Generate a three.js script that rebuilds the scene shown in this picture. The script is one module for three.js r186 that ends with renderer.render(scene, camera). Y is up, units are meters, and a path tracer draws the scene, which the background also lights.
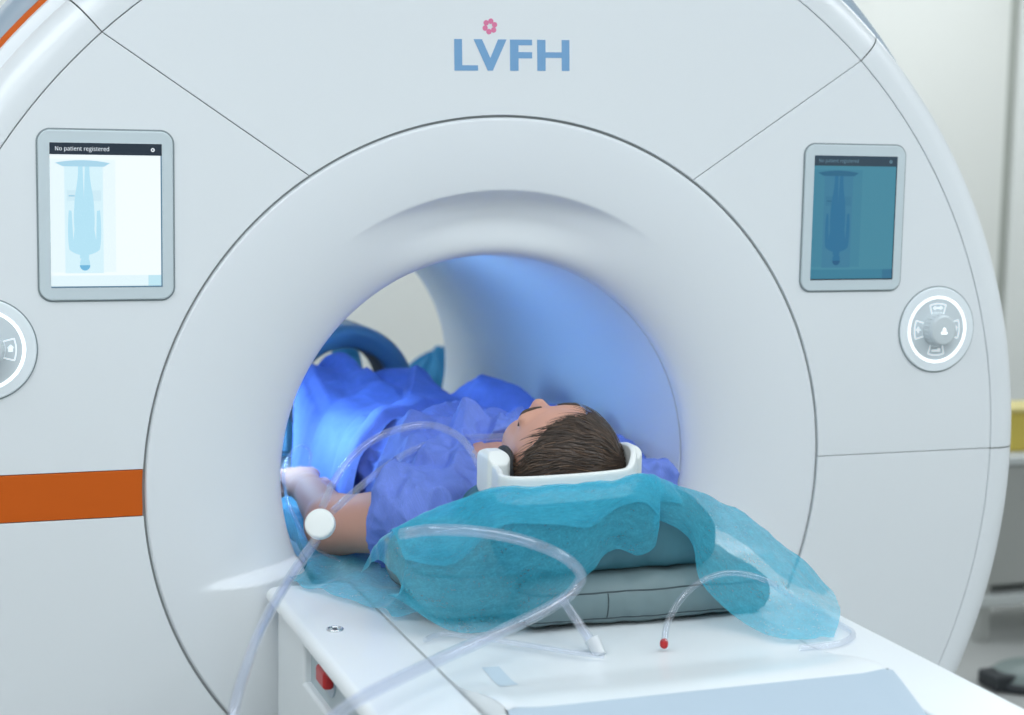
import * as THREE from 'three';
import { RectAreaLightUniformsLib } from 'three/addons/lights/RectAreaLightUniformsLib.js';
import { RoundedBoxGeometry } from 'three/addons/geometries/RoundedBoxGeometry.js';
import { mergeGeometries } from 'three/addons/utils/BufferGeometryUtils.js';
import { ImprovedNoise } from 'three/addons/math/ImprovedNoise.js';

// ------------------------------------------------------------------ camera, light, exposure
// All coordinates below are metres about the bore's isocentre; H is its height over the floor.
const H = 1.05;
const scene = new THREE.Scene();
scene.background = new THREE.Color(0x0c0e10);
const camera = new THREE.PerspectiveCamera(2 * Math.atan(357.5 / 1721.552) * 180 / Math.PI, 1024 / 715, 0.05, 40);
const EYE = new THREE.Vector3(-0.9234, 0.5362, 2.6198);
const AX = new THREE.Vector3(0.94246138, 0.01801218, 0.33382946), AY = new THREE.Vector3(0.02406719, 0.99230122, -0.1214869), AZ = new THREE.Vector3(-0.33344762, 0.12253105, 0.93477207);
camera.position.set(EYE.x, EYE.y + H, EYE.z);
camera.quaternion.setFromRotationMatrix(new THREE.Matrix4().makeBasis(AX, AY, AZ));
camera.focus = 2.62;
camera.userData.fStop = 3.2;
camera.updateMatrixWorld();
scene.add(camera);
const renderer = new THREE.WebGLRenderer({ antialias: true });
renderer.toneMapping = THREE.LinearToneMapping;
renderer.toneMappingExposure = 0.665;
renderer.shadowMap.enabled = true;
RectAreaLightUniformsLib.init();
const CEIL = 1.70, FLOOR = -H;
const PANELS = [[-1.6, 0.95], [0.2, 1.6], [2.0, 0.95], [-1.6, 3.1], [2.0, 3.1], [-1.6, -2.5], [0.6, -2.5], [2.8, -2.3]];
const PANEL_W = 1.2, PANEL_COL = 0xf4faff, PANEL_I = 5.2;
for (const [x, z] of PANELS) {
  const l = new THREE.RectAreaLight(PANEL_COL, PANEL_I, PANEL_W, PANEL_W);
  l.position.set(x, CEIL - 0.035 + H, z); l.lookAt(x, -50, z); scene.add(l);
}

// ------------------------------------------------------------------ helpers
let seed = 12345;
const rnd = () => { seed = (seed * 1664525 + 1013904223) >>> 0; return seed / 4294967296; };
const noise = new ImprovedNoise();
const N3 = (x, y, z) => noise.noise(x, y, z);
const V = (x, y, z) => new THREE.Vector3(x, y, z);
const clamp = (x, a = 0, b = 1) => Math.min(b, Math.max(a, x));
const smooth = (a, b, x) => { const t = clamp((x - a) / (b - a)); return t * t * (3 - 2 * t); };
const lerp = (a, b, t) => a + (b - a) * t;
// a pixel's ray met with the plane x, y or z = value
function at(px, py, axis, val) {
  const d = AX.clone().multiplyScalar((px - 512) / 1721.552).addScaledVector(AY, -(py - 357.5) / 1721.552).sub(AZ);
  return EYE.clone().addScaledVector(d, (val - EYE[axis]) / d[axis]);
}
function hollow(points, r, n, sides) { const c = new THREE.CatmullRomCurve3(points, false, 'centripetal'); return merge([new THREE.TubeGeometry(c, n, r, sides), new THREE.TubeGeometry(c, n, r * 0.66, sides)]); }
const bases = new Map();
const taken = {};
function numbered(n) { const k = taken[n] = (taken[n] ?? -1) + 1; return k ? `${n}_${String(k).padStart(3, '0')}` : n; }
function thing(name, label, category, base = [0, FLOOR, 0], group) {
  const g = new THREE.Group(); g.name = numbered(name); g.position.set(base[0], base[1] + H, base[2]);
  g.userData = { label, category }; if (group) g.userData.group = group;
  bases.set(g, base); scene.add(g); return g;
}
function part(parent, name, geo, mat, label) {
  const b = bases.get(parent);
  const m = new THREE.Mesh(geo.translate(-b[0], -b[1], -b[2]), mat);
  m.name = name; m.castShadow = m.receiveShadow = true; bases.set(m, b);
  if (label) m.userData.label = label;
  parent.add(m); return m;
}
function struct(name, geo, mat) {
  const m = new THREE.Mesh(geo, mat); m.position.y = H; m.name = name; m.castShadow = m.receiveShadow = true;
  m.userData.kind = 'structure'; scene.add(m); bases.set(m, [0, 0, 0]); return m;
}
const box = (x0, x1, y0, y1, z0, z1, r = 0) => (r ? new RoundedBoxGeometry(x1 - x0, y1 - y0, z1 - z0, 3, r) : new THREE.BoxGeometry(x1 - x0, y1 - y0, z1 - z0)).translate((x0 + x1) / 2, (y0 + y1) / 2, (z0 + z1) / 2);
const lin = (r, g, b) => new THREE.Color().setRGB(r, g, b);
const std = (color, roughness = 0.5, more = {}) => new THREE.MeshStandardMaterial({ color, roughness, ...more });
const phys = (color, roughness = 0.5, more = {}) => new THREE.MeshPhysicalMaterial({ color, roughness, ...more });
function merge(list) { return mergeGeometries(list.map((g) => { const h = g.index ? g.toNonIndexed() : g; for (const k of Object.keys(h.attributes)) if (!['position', 'normal', 'uv'].includes(k)) h.deleteAttribute(k); return h; })); }
function tube(points, r, n = 80, sides = 12, closed = false) { return new THREE.TubeGeometry(new THREE.CatmullRomCurve3(points, closed, 'centripetal'), n, r, sides, closed); }
function grid(nu, nv, f) { // f(u,v) -> Vector3, uv in grid space (or in metres as third/fourth return)
  const pos = [], uv = [], idx = [];
  for (let j = 0; j <= nv; j++) for (let i = 0; i <= nu; i++) { const p = f(i / nu, j / nv); pos.push(p.x, p.y, p.z); uv.push(p.tu ?? i / nu, p.tv ?? j / nv); }
  for (let j = 0; j < nv; j++) for (let i = 0; i < nu; i++) { const a = j * (nu + 1) + i, b = a + 1, c = a + nu + 1, d = c + 1; idx.push(a, b, d, a, d, c); }
  const g = new THREE.BufferGeometry(); g.setAttribute('position', new THREE.Float32BufferAttribute(pos, 3)); g.setAttribute('uv', new THREE.Float32BufferAttribute(uv, 2)); g.setIndex(idx); g.computeVertexNormals(); return g;
}
// naive surface nets of a signed distance field over a box
function nets(sdf, lo, hi, cell) {
  const nx = Math.ceil((hi[0] - lo[0]) / cell), ny = Math.ceil((hi[1] - lo[1]) / cell), nz = Math.ceil((hi[2] - lo[2]) / cell);
  const sx = nx + 1, sy = ny + 1, D = new Float32Array(sx * sy * (nz + 1));
  for (let k = 0, o = 0; k <= nz; k++) for (let j = 0; j <= ny; j++) for (let i = 0; i <= nx; i++, o++) D[o] = sdf(lo[0] + i * cell, lo[1] + j * cell, lo[2] + k * cell);
  const id = new Int32Array(nx * ny * nz).fill(-1), pos = [], idx = [];
  const at3 = (i, j, k) => D[(k * sy + j) * sx + i];
  for (let k = 0; k < nz; k++) for (let j = 0; j < ny; j++) for (let i = 0; i < nx; i++) {
    let n = 0, X = 0, Y = 0, Z = 0; const c = [];
    for (let q = 0; q < 8; q++) c[q] = at3(i + (q & 1), j + ((q >> 1) & 1), k + (q >> 2));
    for (let q = 0; q < 8; q++) for (const bit of [1, 2, 4]) if (!(q & bit)) {
      const a = c[q], b = c[q | bit]; if ((a < 0) === (b < 0)) continue;
      const t = a / (a - b); n++; X += (q & 1) + (bit === 1 ? t : 0); Y += ((q >> 1) & 1) + (bit === 2 ? t : 0); Z += (q >> 2) + (bit === 4 ? t : 0);
    }
    if (n) { id[(k * ny + j) * nx + i] = pos.length / 3; pos.push(lo[0] + (i + X / n) * cell, lo[1] + (j + Y / n) * cell, lo[2] + (k + Z / n) * cell); }
  }
  const I = (i, j, k) => id[(k * ny + j) * nx + i];
  const quad = (a, b, c, d, flip) => { if (a < 0 || b < 0 || c < 0 || d < 0) return; if (flip) idx.push(a, c, b, a, d, c); else idx.push(a, b, c, a, c, d); };
  for (let k = 1; k < nz; k++) for (let j = 1; j < ny; j++) for (let i = 1; i < nx; i++) {
    const a = at3(i, j, k) < 0;
    if (i < nx && a !== (at3(i + 1, j, k) < 0)) quad(I(i, j - 1, k - 1), I(i, j, k - 1), I(i, j, k), I(i, j - 1, k), !a);
    if (j < ny && a !== (at3(i, j + 1, k) < 0)) quad(I(i - 1, j, k - 1), I(i, j, k - 1), I(i, j, k), I(i - 1, j, k), a);
    if (k < nz && a !== (at3(i, j, k + 1) < 0)) quad(I(i - 1, j - 1, k), I(i, j - 1, k), I(i, j, k), I(i - 1, j, k), !a);
  }
  const g = new THREE.BufferGeometry(); g.setAttribute('position', new THREE.Float32BufferAttribute(pos, 3));
  const nor = new Float32Array(pos.length), e = cell * 0.5;
  for (let q = 0; q < pos.length; q += 3) {
    const [x, y, z] = [pos[q], pos[q + 1], pos[q + 2]];
    const v = V(sdf(x + e, y, z) - sdf(x - e, y, z), sdf(x, y + e, z) - sdf(x, y - e, z), sdf(x, y, z + e) - sdf(x, y, z - e)).normalize();
    nor[q] = v.x; nor[q + 1] = v.y; nor[q + 2] = v.z;
  }
  g.setAttribute('normal', new THREE.BufferAttribute(nor, 3));
  const uv = new Float32Array(pos.length / 3 * 2); for (let q = 0; q < uv.length / 2; q++) { uv[q * 2] = pos[q * 3] + 0.3 * pos[q * 3 + 1]; uv[q * 2 + 1] = pos[q * 3 + 2] + 0.7 * pos[q * 3 + 1]; }
  g.setAttribute('uv', new THREE.BufferAttribute(uv, 2)); g.setIndex(idx); return g;
}
const smin = (a, b, k) => { const h = Math.max(k - Math.abs(a - b), 0) / k; return Math.min(a, b) - h * h * k * 0.25; };
function cone(x, y, z, a, b, ra, rb) { // tapered capsule
  const bx = b[0] - a[0], by = b[1] - a[1], bz = b[2] - a[2], px = x - a[0], py = y - a[1], pz = z - a[2];
  const t = clamp((px * bx + py * by + pz * bz) / (bx * bx + by * by + bz * bz));
  return Math.hypot(px - bx * t, py - by * t, pz - bz * t) - (ra + (rb - ra) * t);
}
function ell(x, y, z, c, r) {
  const qx = (x - c[0]) / r[0], qy = (y - c[1]) / r[1], qz = (z - c[2]) / r[2], k0 = Math.hypot(qx, qy, qz), k1 = Math.hypot(qx / r[0], qy / r[1], qz / r[2]);
  return k1 < 1e-9 ? -Math.min(...r) : k0 * (k0 - 1) / k1;
}
function rbox(x, y, z, c, h, r) { const qx = Math.abs(x - c[0]) - h[0] + r, qy = Math.abs(y - c[1]) - h[1] + r, qz = Math.abs(z - c[2]) - h[2] + r; return Math.hypot(Math.max(qx, 0), Math.max(qy, 0), Math.max(qz, 0)) + Math.min(Math.max(qx, qy, qz), 0) - r; }
function dataTex(w, h, f, srgb, rep) {
  const d = new Uint8Array(w * h * 4);
  for (let j = 0; j < h; j++) for (let i = 0; i < w; i++) { const c = f(i, j); const o = (j * w + i) * 4; d[o] = c[0]; d[o + 1] = c[1]; d[o + 2] = c[2]; d[o + 3] = c[3] ?? 255; }
  const t = new THREE.DataTexture(d, w, h); t.magFilter = THREE.LinearFilter; t.wrapS = t.wrapT = THREE.RepeatWrapping; if (srgb) t.colorSpace = THREE.SRGBColorSpace; if (rep) t.repeat.set(rep, rep); t.needsUpdate = true; return t;
}

// ------------------------------------------------------------------ materials
const M = {};
M.cover = phys(lin(0.80, 0.845, 0.875), 0.32, { clearcoat: 0.25, clearcoatRoughness: 0.2 });
M.funnel = phys(lin(0.80, 0.845, 0.88), 0.42);
M.bore = phys(lin(0.76, 0.82, 0.87), 0.75);
M.seam = std(lin(0.34, 0.36, 0.36), 0.8);
M.orange = phys(lin(0.62, 0.112, 0.006), 0.55, { specularIntensity: 0.5 });
M.side = phys(lin(0.36, 0.45, 0.54), 0.5);
M.bezel = phys(lin(0.60, 0.69, 0.73), 0.3);
M.gasket = std(lin(0.26, 0.31, 0.33), 0.6);
M.blueInk = std(0x78a7d2, 0.5);
M.pinkInk = std(0xe27ea6, 0.5);
M.table = phys(lin(0.82, 0.865, 0.885), 0.3, { clearcoat: 0.2, clearcoatRoughness: 0.2 });
M.tableGrey = phys(lin(0.43, 0.53, 0.62), 0.4);
M.sidePlate = phys(lin(0.46, 0.54, 0.58), 0.45);
M.dark = std(lin(0.03, 0.035, 0.04), 0.6);
M.chrome = std(lin(0.7, 0.72, 0.74), 0.2, { metalness: 1 });
M.red = phys(lin(0.50, 0.018, 0.02), 0.35);
M.wall = std(lin(0.80, 0.81, 0.77), 0.85);
M.wallPale = std(lin(0.84, 0.86, 0.83), 0.85);
M.floor = std(lin(0.42, 0.43, 0.42), 0.45);
M.ceiling = std(lin(0.85, 0.86, 0.86), 0.9);
M.whitePlastic = phys(lin(0.80, 0.84, 0.83), 0.4);
M.tubeClear = phys(lin(0.92, 0.935, 0.97), 0.05, { transmission: 0.94, thickness: 0, ior: 1.45, side: THREE.DoubleSide });
M.skin = phys(lin(0.62, 0.33, 0.245), 0.55, { sheen: 0.2, sheenRoughness: 0.6 });
M.hair = phys(lin(0.046, 0.026, 0.015), 0.45);

// fibres of nonwoven cloth: a few thousand short strokes, in tone only
function fibreMap(base, amount) {
  const w = 512, a = new Float32Array(w * w);
  for (let k = 0; k < 5200; k++) {
    let x = rnd() * w, y = rnd() * w, t = rnd() * 6.283; const len = 12 + rnd() * 46, s = (rnd() - 0.45);
    for (let q = 0; q < len; q++) { x += Math.cos(t); y += Math.sin(t); t += (rnd() - 0.5) * 0.16; a[((y | 0) & 511) * w + ((x | 0) & 511)] += s; }
  }
  return dataTex(w, w, (i, j) => {
    const n = a[j * w + i] * amount + 0.06 * N3(i / 64 * 1, j / 64 * 1, 3.3) * (i > 16 && j > 16 ? 1 : 0);
    return [0, 1, 2].map((q) => clamp(255 * (base[q] + n * (q === 0 ? 1 : 0.8)), 0, 255));
  }, true);
}
const fib = fibreMap([0.86, 0.9, 0.9], 0.11);
fib.repeat.set(9, 9);
const holes = (() => { const w = 512, a = new Float32Array(w * w); for (let k = 0; k < 9000; k++) { let x = rnd() * w, y = rnd() * w, t = rnd() * 6.283; const len = 14 + rnd() * 60; for (let q = 0; q < len; q++) { x += Math.cos(t); y += Math.sin(t); t += (rnd() - 0.5) * 0.14; a[((y | 0) & 511) * w + ((x | 0) & 511)] += 1; } } return dataTex(w, w, (i, j) => { let m = 0; for (let q = -1; q <= 1; q++) for (let r = -1; r <= 1; r++) m += a[((j + q) & 511) * w + ((i + r) & 511)]; const v = 255 * clamp(0.62 + 0.008 * (m - 11.4) + 0.10 * N3(i / 73, j / 73, 9.1) * Math.sin(Math.PI * i / 512) * Math.sin(Math.PI * j / 512), 0.4, 0.9); return [v, v, v]; }); })(); // how densely the fibres lie
holes.repeat.set(5, 5);
M.cyan = phys(lin(0.12, 0.73, 0.98), 0.9, { map: fib, alphaMap: holes, transparent: true, opacity: 0.80, transmission: 0.4, sheen: 0.5, sheenRoughness: 0.4, sheenColor: lin(0.5, 0.85, 1), thickness: 0, ior: 1.2, side: THREE.DoubleSide });
const fib2 = fib.clone(); fib2.repeat.set(6, 6); fib2.needsUpdate = true;
M.gown = phys(lin(0.20, 0.29, 0.86), 0.75, { map: fib2, sheen: 0.3, sheenRoughness: 0.5, bumpMap: fib2, bumpScale: 0.0003, side: THREE.DoubleSide });
M.cushion = phys(lin(0.155, 0.225, 0.24), 0.55);
M.cushionTeal = phys(lin(0.035, 0.135, 0.175), 0.55);
M.cushionSeam = std(lin(0.05, 0.075, 0.085), 0.7);
M.coil = phys(lin(0.11, 0.25, 0.38), 0.45);
M.coilDark = phys(lin(0.012, 0.02, 0.035), 0.5);

// pressed folds of stiff nonwoven cloth: ridges with one steep and one long flank, laid on the plan (x, z)
function foldField(list) {
  const F = list.map(([x0, z0, x1, z1, amp, wide]) => { const l = Math.hypot(x1 - x0, z1 - z0); return { x0, z0, ux: (x1 - x0) / l, uz: (z1 - z0) / l, l, amp, wide }; });
  return (x, z) => { let h = 0; for (const f of F) { const dx = x - f.x0, dz = z - f.z0, t = (dx * f.ux + dz * f.uz) / f.l, d = -dx * f.uz + dz * f.ux; if (t < -0.1 || t > 1.1 || d < -0.016 || d > f.wide) continue; const e = smooth(-0.1, 0.15, t) * smooth(1.1, 0.8, t); h += f.amp * e * (d < 0 ? 1 + d / 0.016 : 1 - d / f.wide); } return h; };
}

// ------------------------------------------------------------------ room
const RX0 = -3.4, RX1 = 4.2, RZ0 = -3.4, RZ1 = 5.2, T = 0.15;
struct('floor', box(RX0 - T, RX1 + T, FLOOR - T, FLOOR, RZ0 - T, RZ1 + T), M.floor);
struct('ceiling', box(RX0 - T, RX1 + T, CEIL, CEIL + T, RZ0 - T, RZ1 + T), M.ceiling);
struct('wall_back', box(RX0 - T, RX1 + T, FLOOR, CEIL, RZ0 - T, RZ0), M.wall);
struct('wall_front', box(RX0 - T, RX1 + T, FLOOR, CEIL, RZ1, RZ1 + T), M.wallPale);
struct('wall_left', box(RX0 - T, RX0, FLOOR, CEIL, RZ0, RZ1), M.wallPale);
struct('wall_right', box(RX1, RX1 + T, FLOOR, CEIL, RZ0, RZ1), M.wallPale);
const panelGlow = new THREE.MeshStandardMaterial({ color: 0xffffff, emissive: PANEL_COL, emissiveIntensity: 2.0 });
PANELS.forEach(([x, z], i) => {
  const t = thing('ceiling_light', 'square white LED panel set in the ceiling', 'ceiling light', [x, CEIL - 0.03, z], 'ceiling light panels');
  const h = PANEL_W / 2;
  part(t, 'frame', merge([box(x - h - 0.03, x - h, CEIL - 0.032, CEIL, z - h - 0.03, z + h + 0.03), box(x + h, x + h + 0.03, CEIL - 0.032, CEIL, z - h - 0.03, z + h + 0.03), box(x - h, x + h, CEIL - 0.032, CEIL, z - h - 0.03, z - h), box(x - h, x + h, CEIL - 0.032, CEIL, z + h, z + h + 0.03)]), M.whitePlastic);
  part(t, 'diffuser', box(x - h, x + h, CEIL - 0.02, CEIL - 0.002, z - h, z + h), panelGlow);
});

// ------------------------------------------------------------------ MRI scanner
const scanner = thing('mri_scanner', 'large white MRI scanner with round bore, two displays and an orange stripe', 'scanner', [0, FLOOR, 0]);
const R_RING = 0.5822, R_IN = 0.5836, R_OUT = 0.9385, R_EDGE = 1.004, R_BORE = 0.355;
const deg = Math.PI / 180;
const arc = (r, a0, a1, n) => Array.from({ length: n + 1 }, (_, i) => { const a = lerp(a0, a1, i / n); return new THREE.Vector2(r * Math.cos(a), r * Math.sin(a)); });
function plate(pts, depth, bevel, offset, z0) { // front at z0 + depth... extruded panel whose front face lies at z0
  const g = new THREE.ExtrudeGeometry(new THREE.Shape(pts), { depth: depth - bevel, bevelEnabled: true, bevelThickness: bevel, bevelSize: bevel, bevelOffset: -bevel - offset, bevelSegments: 3, curveSegments: 8 });
  return g.translate(0, 0, z0 - depth);
}
const STRIPE_TOP = 0.035, STRIPE_BOT = -0.0369, SEAM_R = 0.0042;
const onR = (r, y, left) => (left ? Math.PI - Math.asin(y / r) : Math.asin(y / r));
const A1 = 124.0 * deg, A2 = 132.7 * deg;
function sector(i0, i1, o0, o1) { return [...arc(R_IN - 0.0008, i0, i1, 60), ...arc(R_OUT, o1, o0, 70)]; }
part(scanner, 'front_panel', plate(sector(Math.PI - A1, A1, Math.PI - A2, A2), 0.02, 0.0010, 0.0007, 0), M.cover);
part(scanner, 'front_panel', plate(sector(A1, onR(R_IN, STRIPE_TOP, 1), A2, onR(R_OUT, STRIPE_TOP, 1)), 0.02, 0.0010, 0.0007, 0), M.cover);
part(scanner, 'front_panel', plate(sector(onR(R_IN, SEAM_R), Math.PI - A1, onR(R_OUT, SEAM_R), Math.PI - A2), 0.02, 0.0010, 0.0007, 0), M.cover);
part(scanner, 'front_panel', plate(sector(onR(R_IN, STRIPE_BOT, 1), 1.5 * Math.PI, onR(R_OUT, STRIPE_BOT, 1), 1.5 * Math.PI), 0.02, 0.0010, 0.0007, 0), M.cover);
part(scanner, 'front_panel', plate(sector(-0.5 * Math.PI, onR(R_IN, SEAM_R), -0.5 * Math.PI, onR(R_OUT, SEAM_R)), 0.02, 0.0010, 0.0007, 0), M.cover);
part(scanner, 'accent_stripe', plate([V2(-R_IN, STRIPE_BOT), ...arc(R_IN, onR(R_IN, STRIPE_BOT, 1), onR(R_IN, STRIPE_TOP, 1), 6).slice(1), V2(-R_OUT, STRIPE_TOP), V2(-R_OUT, STRIPE_BOT)], 0.0215, 0.0012, 0.0004, 0.0), M.orange, 'orange stripe across the front cover');
function V2(x, y) { return new THREE.Vector2(x, y); }
// rim rolled back round the edge, in segments
function rimSeg(a0, a1) {
  const prof = [];
  prof.push([R_OUT + 0.0008, -0.02], [R_OUT + 0.0008, -0.0012], [R_OUT + 0.002, 0]);
  for (let i = 0; i <= 10; i++) { const t = i / 10 * 85 * deg; prof.push([R_EDGE - 0.045 + 0.045 * Math.sin(t) , -0.045 + 0.045 * Math.cos(t)]); }
  prof.push([R_EDGE, -0.10], [R_EDGE - 0.02, -0.10]);
  return grid(72, prof.length - 1, (u, v) => { const [r, z] = prof[Math.round(v * (prof.length - 1))], a = lerp(a1, a0, u); return V(r * Math.cos(a), r * Math.sin(a), z); });
}
const g0 = 0.0011;
for (const [a, b] of [[Math.PI - A2, A2], [SEAM_R, Math.PI - A2], [A2, Math.PI - STRIPE_TOP], [Math.PI - STRIPE_BOT, 1.5 * Math.PI], [-Math.PI / 2, SEAM_R]]) part(scanner, 'rim', rimSeg(a + g0, b - g0), M.cover);
part(scanner, 'rim', rimSeg(Math.PI - STRIPE_TOP, Math.PI - STRIPE_BOT), M.orange, 'orange end of the stripe on the rim');
// backing plate behind the seams
{
  const s = new THREE.Shape(arc(1.0, 0, 2 * Math.PI, 120)); s.holes.push(new THREE.Path(arc(0.37, 0, 2 * Math.PI, 90)));
  part(scanner, 'chassis_plate', new THREE.ExtrudeGeometry(s, { depth: 0.03, bevelEnabled: false }).translate(0, 0, -0.125), M.seam);
  const ringB = (r0, r1) => { const q = new THREE.Shape(arc(r1, 0, 2 * Math.PI, 120)); q.holes.push(new THREE.Path(arc(r0, 0, 2 * Math.PI, 120))); return new THREE.ExtrudeGeometry(q, { depth: 0.05, bevelEnabled: false }).translate(0, 0, -0.0565); };
  part(scanner, 'seam_gasket', merge([ringB(0.57, 0.96)]), M.seam);
}
// funnel ring: elliptic roll-in with the crease over the bore and the ledges where the table docks
const DEPTH = 0.075;
const funnel = grid(720, 110, (u, v) => {
  const a = u * 2 * Math.PI, ph = v * 90 * deg;
  let r = R_RING - (R_RING - R_BORE) * Math.sin(ph), z = -DEPTH + DEPTH * Math.cos(ph);
  const x = r * Math.cos(a), y = r * Math.sin(a);
  const da = Math.abs(a - Math.PI / 2) / deg, wT = smooth(38, 4, da);
  const rc = 0.4625; if (r < rc) z -= 0.028 * wT * (1 - Math.exp(-(rc - r) / 0.013)) * smooth(R_BORE - 0.004, R_BORE + 0.065, r);
  const B = 0.036 * smooth(0.520, 0.385, Math.abs(x)) * smooth(-0.140, -0.151, y + 0.25 * (Math.abs(x) - 0.40) * 0.6) * smooth(R_RING, R_RING - 0.14, r);
  z += B;
  if (v === 0) { r = R_RING; z = -0.02; } else if (v < 0.012) { z = Math.min(z, -0.0012); }
  return V(r * Math.cos(a), r * Math.sin(a), z);
});
part(scanner, 'funnel_ring', funnel, M.funnel);
// bore
{
  const prof = [V2(R_BORE + 0.012, -DEPTH - 0.004), V2(R_BORE + 0.001, -DEPTH - 0.004), V2(R_BORE - 0.001, -DEPTH - 0.006), V2(0.349, -0.16), V2(0.347, -0.4), V2(0.345, -0.9), V2(0.345, -1.42)];
  for (let i = 1; i <= 10; i++) { const t = i / 10 * 90 * deg; prof.push(V2(0.345 + 0.12 * (1 - Math.cos(t)), -1.42 - 0.09 * Math.sin(t))); }
  part(scanner, 'bore_tube', new THREE.LatheGeometry(prof, 160).rotateX(Math.PI / 2), M.bore);
  part(scanner, 'bore_gasket', new THREE.CylinderGeometry(0.372, 0.372, 0.06, 120, 1, true).rotateX(Math.PI / 2).translate(0, 0, -0.085), M.bezel);
  const outer = [V2(0.45, -1.51), V2(0.93, -1.5), V2(0.985, -1.46), V2(1.005, -1.38), V2(1.005, -0.8), V2(1.005, -0.17), V2(0.995, -0.125), V2(0.97, -0.107), V2(0.9, -0.107)];
  part(scanner, 'body_shell', new THREE.LatheGeometry(outer, 140).rotateX(Math.PI / 2).scale(1, 1, 1).translate(0, 0.085, 0), M.side);
  part(scanner, 'rim_backing', new THREE.LatheGeometry([V2(0.97, -0.10), V2(1.022, -0.10), V2(1.0225, -0.07), V2(1.018, -0.062), V2(0.99, -0.058)], 90, Math.PI, Math.PI).rotateX(Math.PI / 2), M.cover);
  part(scanner, 'trim_ring', new THREE.LatheGeometry([V2(1.022, -0.10), V2(1.029, -0.10), V2(1.031, -0.097), V2(1.031, -0.075), V2(1.028, -0.071), V2(1.022, -0.071)], 90, Math.PI, Math.PI).rotateX(Math.PI / 2), M.orange, 'thin orange trim behind the rim');
}
// plinth on the floor
part(scanner, 'plinth', merge([box(-0.62, 0.62, FLOOR, -0.82, -1.4, -0.13, 0.02)]), M.side);
// displays
function roundRect(w, h, r) { const s = new THREE.Shape(), x = -w / 2, y = -h / 2; s.moveTo(x + r, y); s.lineTo(x + w - r, y); s.absarc(x + w - r, y + r, r, -Math.PI / 2, 0); s.lineTo(x + w, y + h - r); s.absarc(x + w - r, y + h - r, r, 0, Math.PI / 2); s.lineTo(x + r, y + h); s.absarc(x + r, y + h - r, r, Math.PI / 2, Math.PI); s.lineTo(x, y + r); s.absarc(x + r, y + r, r, Math.PI, 1.5 * Math.PI); return s; }
function screenTexture(c) {
  const cv = document.createElement('canvas'); cv.width = 492; cv.height = 640; const g = cv.getContext('2d'); const W = 492, Hh = 640;
  g.fillStyle = c.bg; g.fillRect(0, 0, W, Hh);
  g.fillStyle = c.bar; g.fillRect(0, 0, W, 52);
  g.fillStyle = c.text; g.font = '25px sans-serif'; g.fillText('No patient registered', 22, 35);
  g.beginPath(); g.arc(452, 27, 9, 0, 7); g.fill(); g.fillStyle = c.bar; g.beginPath(); g.arc(452, 27, 3.4, 0, 7); g.fill();
  g.fillStyle = c.pane; g.fillRect(0, 72, 285, 500);
  g.fillStyle = c.couch; g.fillRect(62, 92, 168, 484);
  g.fillStyle = c.arm; g.beginPath(); g.moveTo(22, 88); g.quadraticCurveTo(146, 64, 262, 88); g.lineTo(236, 104); g.lineTo(56, 104); g.closePath(); g.fill();
  g.fillStyle = c.slice; g.fillRect(72, 208, 150, 48); g.fillStyle = c.mark; g.fillRect(80, 230, 26, 6);
  g.fillStyle = c.body; // figure lying head down
  g.beginPath(); g.moveTo(122, 104); g.lineTo(142, 104); g.lineTo(146, 250); g.lineTo(152, 104); g.lineTo(172, 104); g.quadraticCurveTo(170, 150, 186, 230); g.quadraticCurveTo(196, 330, 190, 380); g.lineTo(198, 430); g.lineTo(202, 300); g.lineTo(216, 296); g.quadraticCurveTo(226, 400, 214, 470); g.quadraticCurveTo(200, 486, 166, 494); g.lineTo(166, 510); g.lineTo(126, 510); g.lineTo(126, 494); g.quadraticCurveTo(94, 486, 80, 470); g.quadraticCurveTo(70, 400, 80, 296); g.lineTo(92, 300); g.lineTo(98, 430); g.lineTo(104, 380); g.quadraticCurveTo(98, 330, 108, 230); g.quadraticCurveTo(124, 150, 122, 104); g.fill();
  g.beginPath(); g.ellipse(148, 532, 22, 30, 0, 0, 7); g.fill();
  g.fillStyle = c.cap; g.beginPath(); g.ellipse(148, 540, 23, 24, 0, 0, Math.PI); g.fill();
  g.fillStyle = c.foot; g.fillRect(0, 586, W, 54); g.fillStyle = c.btn; g.fillRect(428, 586, 64, 54);
  g.fillStyle = c.edge; g.fillRect(0, 634, W, 6); g.fillRect(486, 52, 6, Hh);
  const t = new THREE.CanvasTexture(cv); t.colorSpace = THREE.SRGBColorSpace; return t;
}
function display(cx, tex, glow, label) {
  const cy = 0.421, d = part(scanner, 'display', new THREE.ExtrudeGeometry(roundRect(0.201, 0.256, 0.021), { depth: 0.004, bevelEnabled: false }).translate(cx, cy, -0.003), M.gasket, label);
  part(d, 'bezel', new THREE.ExtrudeGeometry(roundRect(0.196, 0.251, 0.019), { depth: 0.004, bevelEnabled: true, bevelThickness: 0.002, bevelSize: 0.002, bevelOffset: -0.002, bevelSegments: 3 }).translate(cx, cy, -0.0015), M.bezel);
  const m = new THREE.MeshStandardMaterial({ color: 0x101214, roughness: 0.25, emissive: 0xffffff, emissiveMap: tex, emissiveIntensity: glow });
  part(d, 'screen', new THREE.BoxGeometry(0.1625, 0.2135, 0.001).translate(cx, cy + 0.0002, 0.0046), m);
}
display(-0.633, screenTexture({ bg: '#f3fdff', bar: '#1d2b3a', text: '#e9f2f8', pane: '#e9f9fe', couch: '#d6f2fb', arm: '#a9d5ea', slice: '#cdeaf5', mark: '#9ecbe2', body: '#b4e2f4', cap: '#6fb6dc', foot: '#e2f6fc', btn: '#bfe6f3', edge: '#5a7b93' }), 1.5, 'lit display with pale figure, white background');
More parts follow.
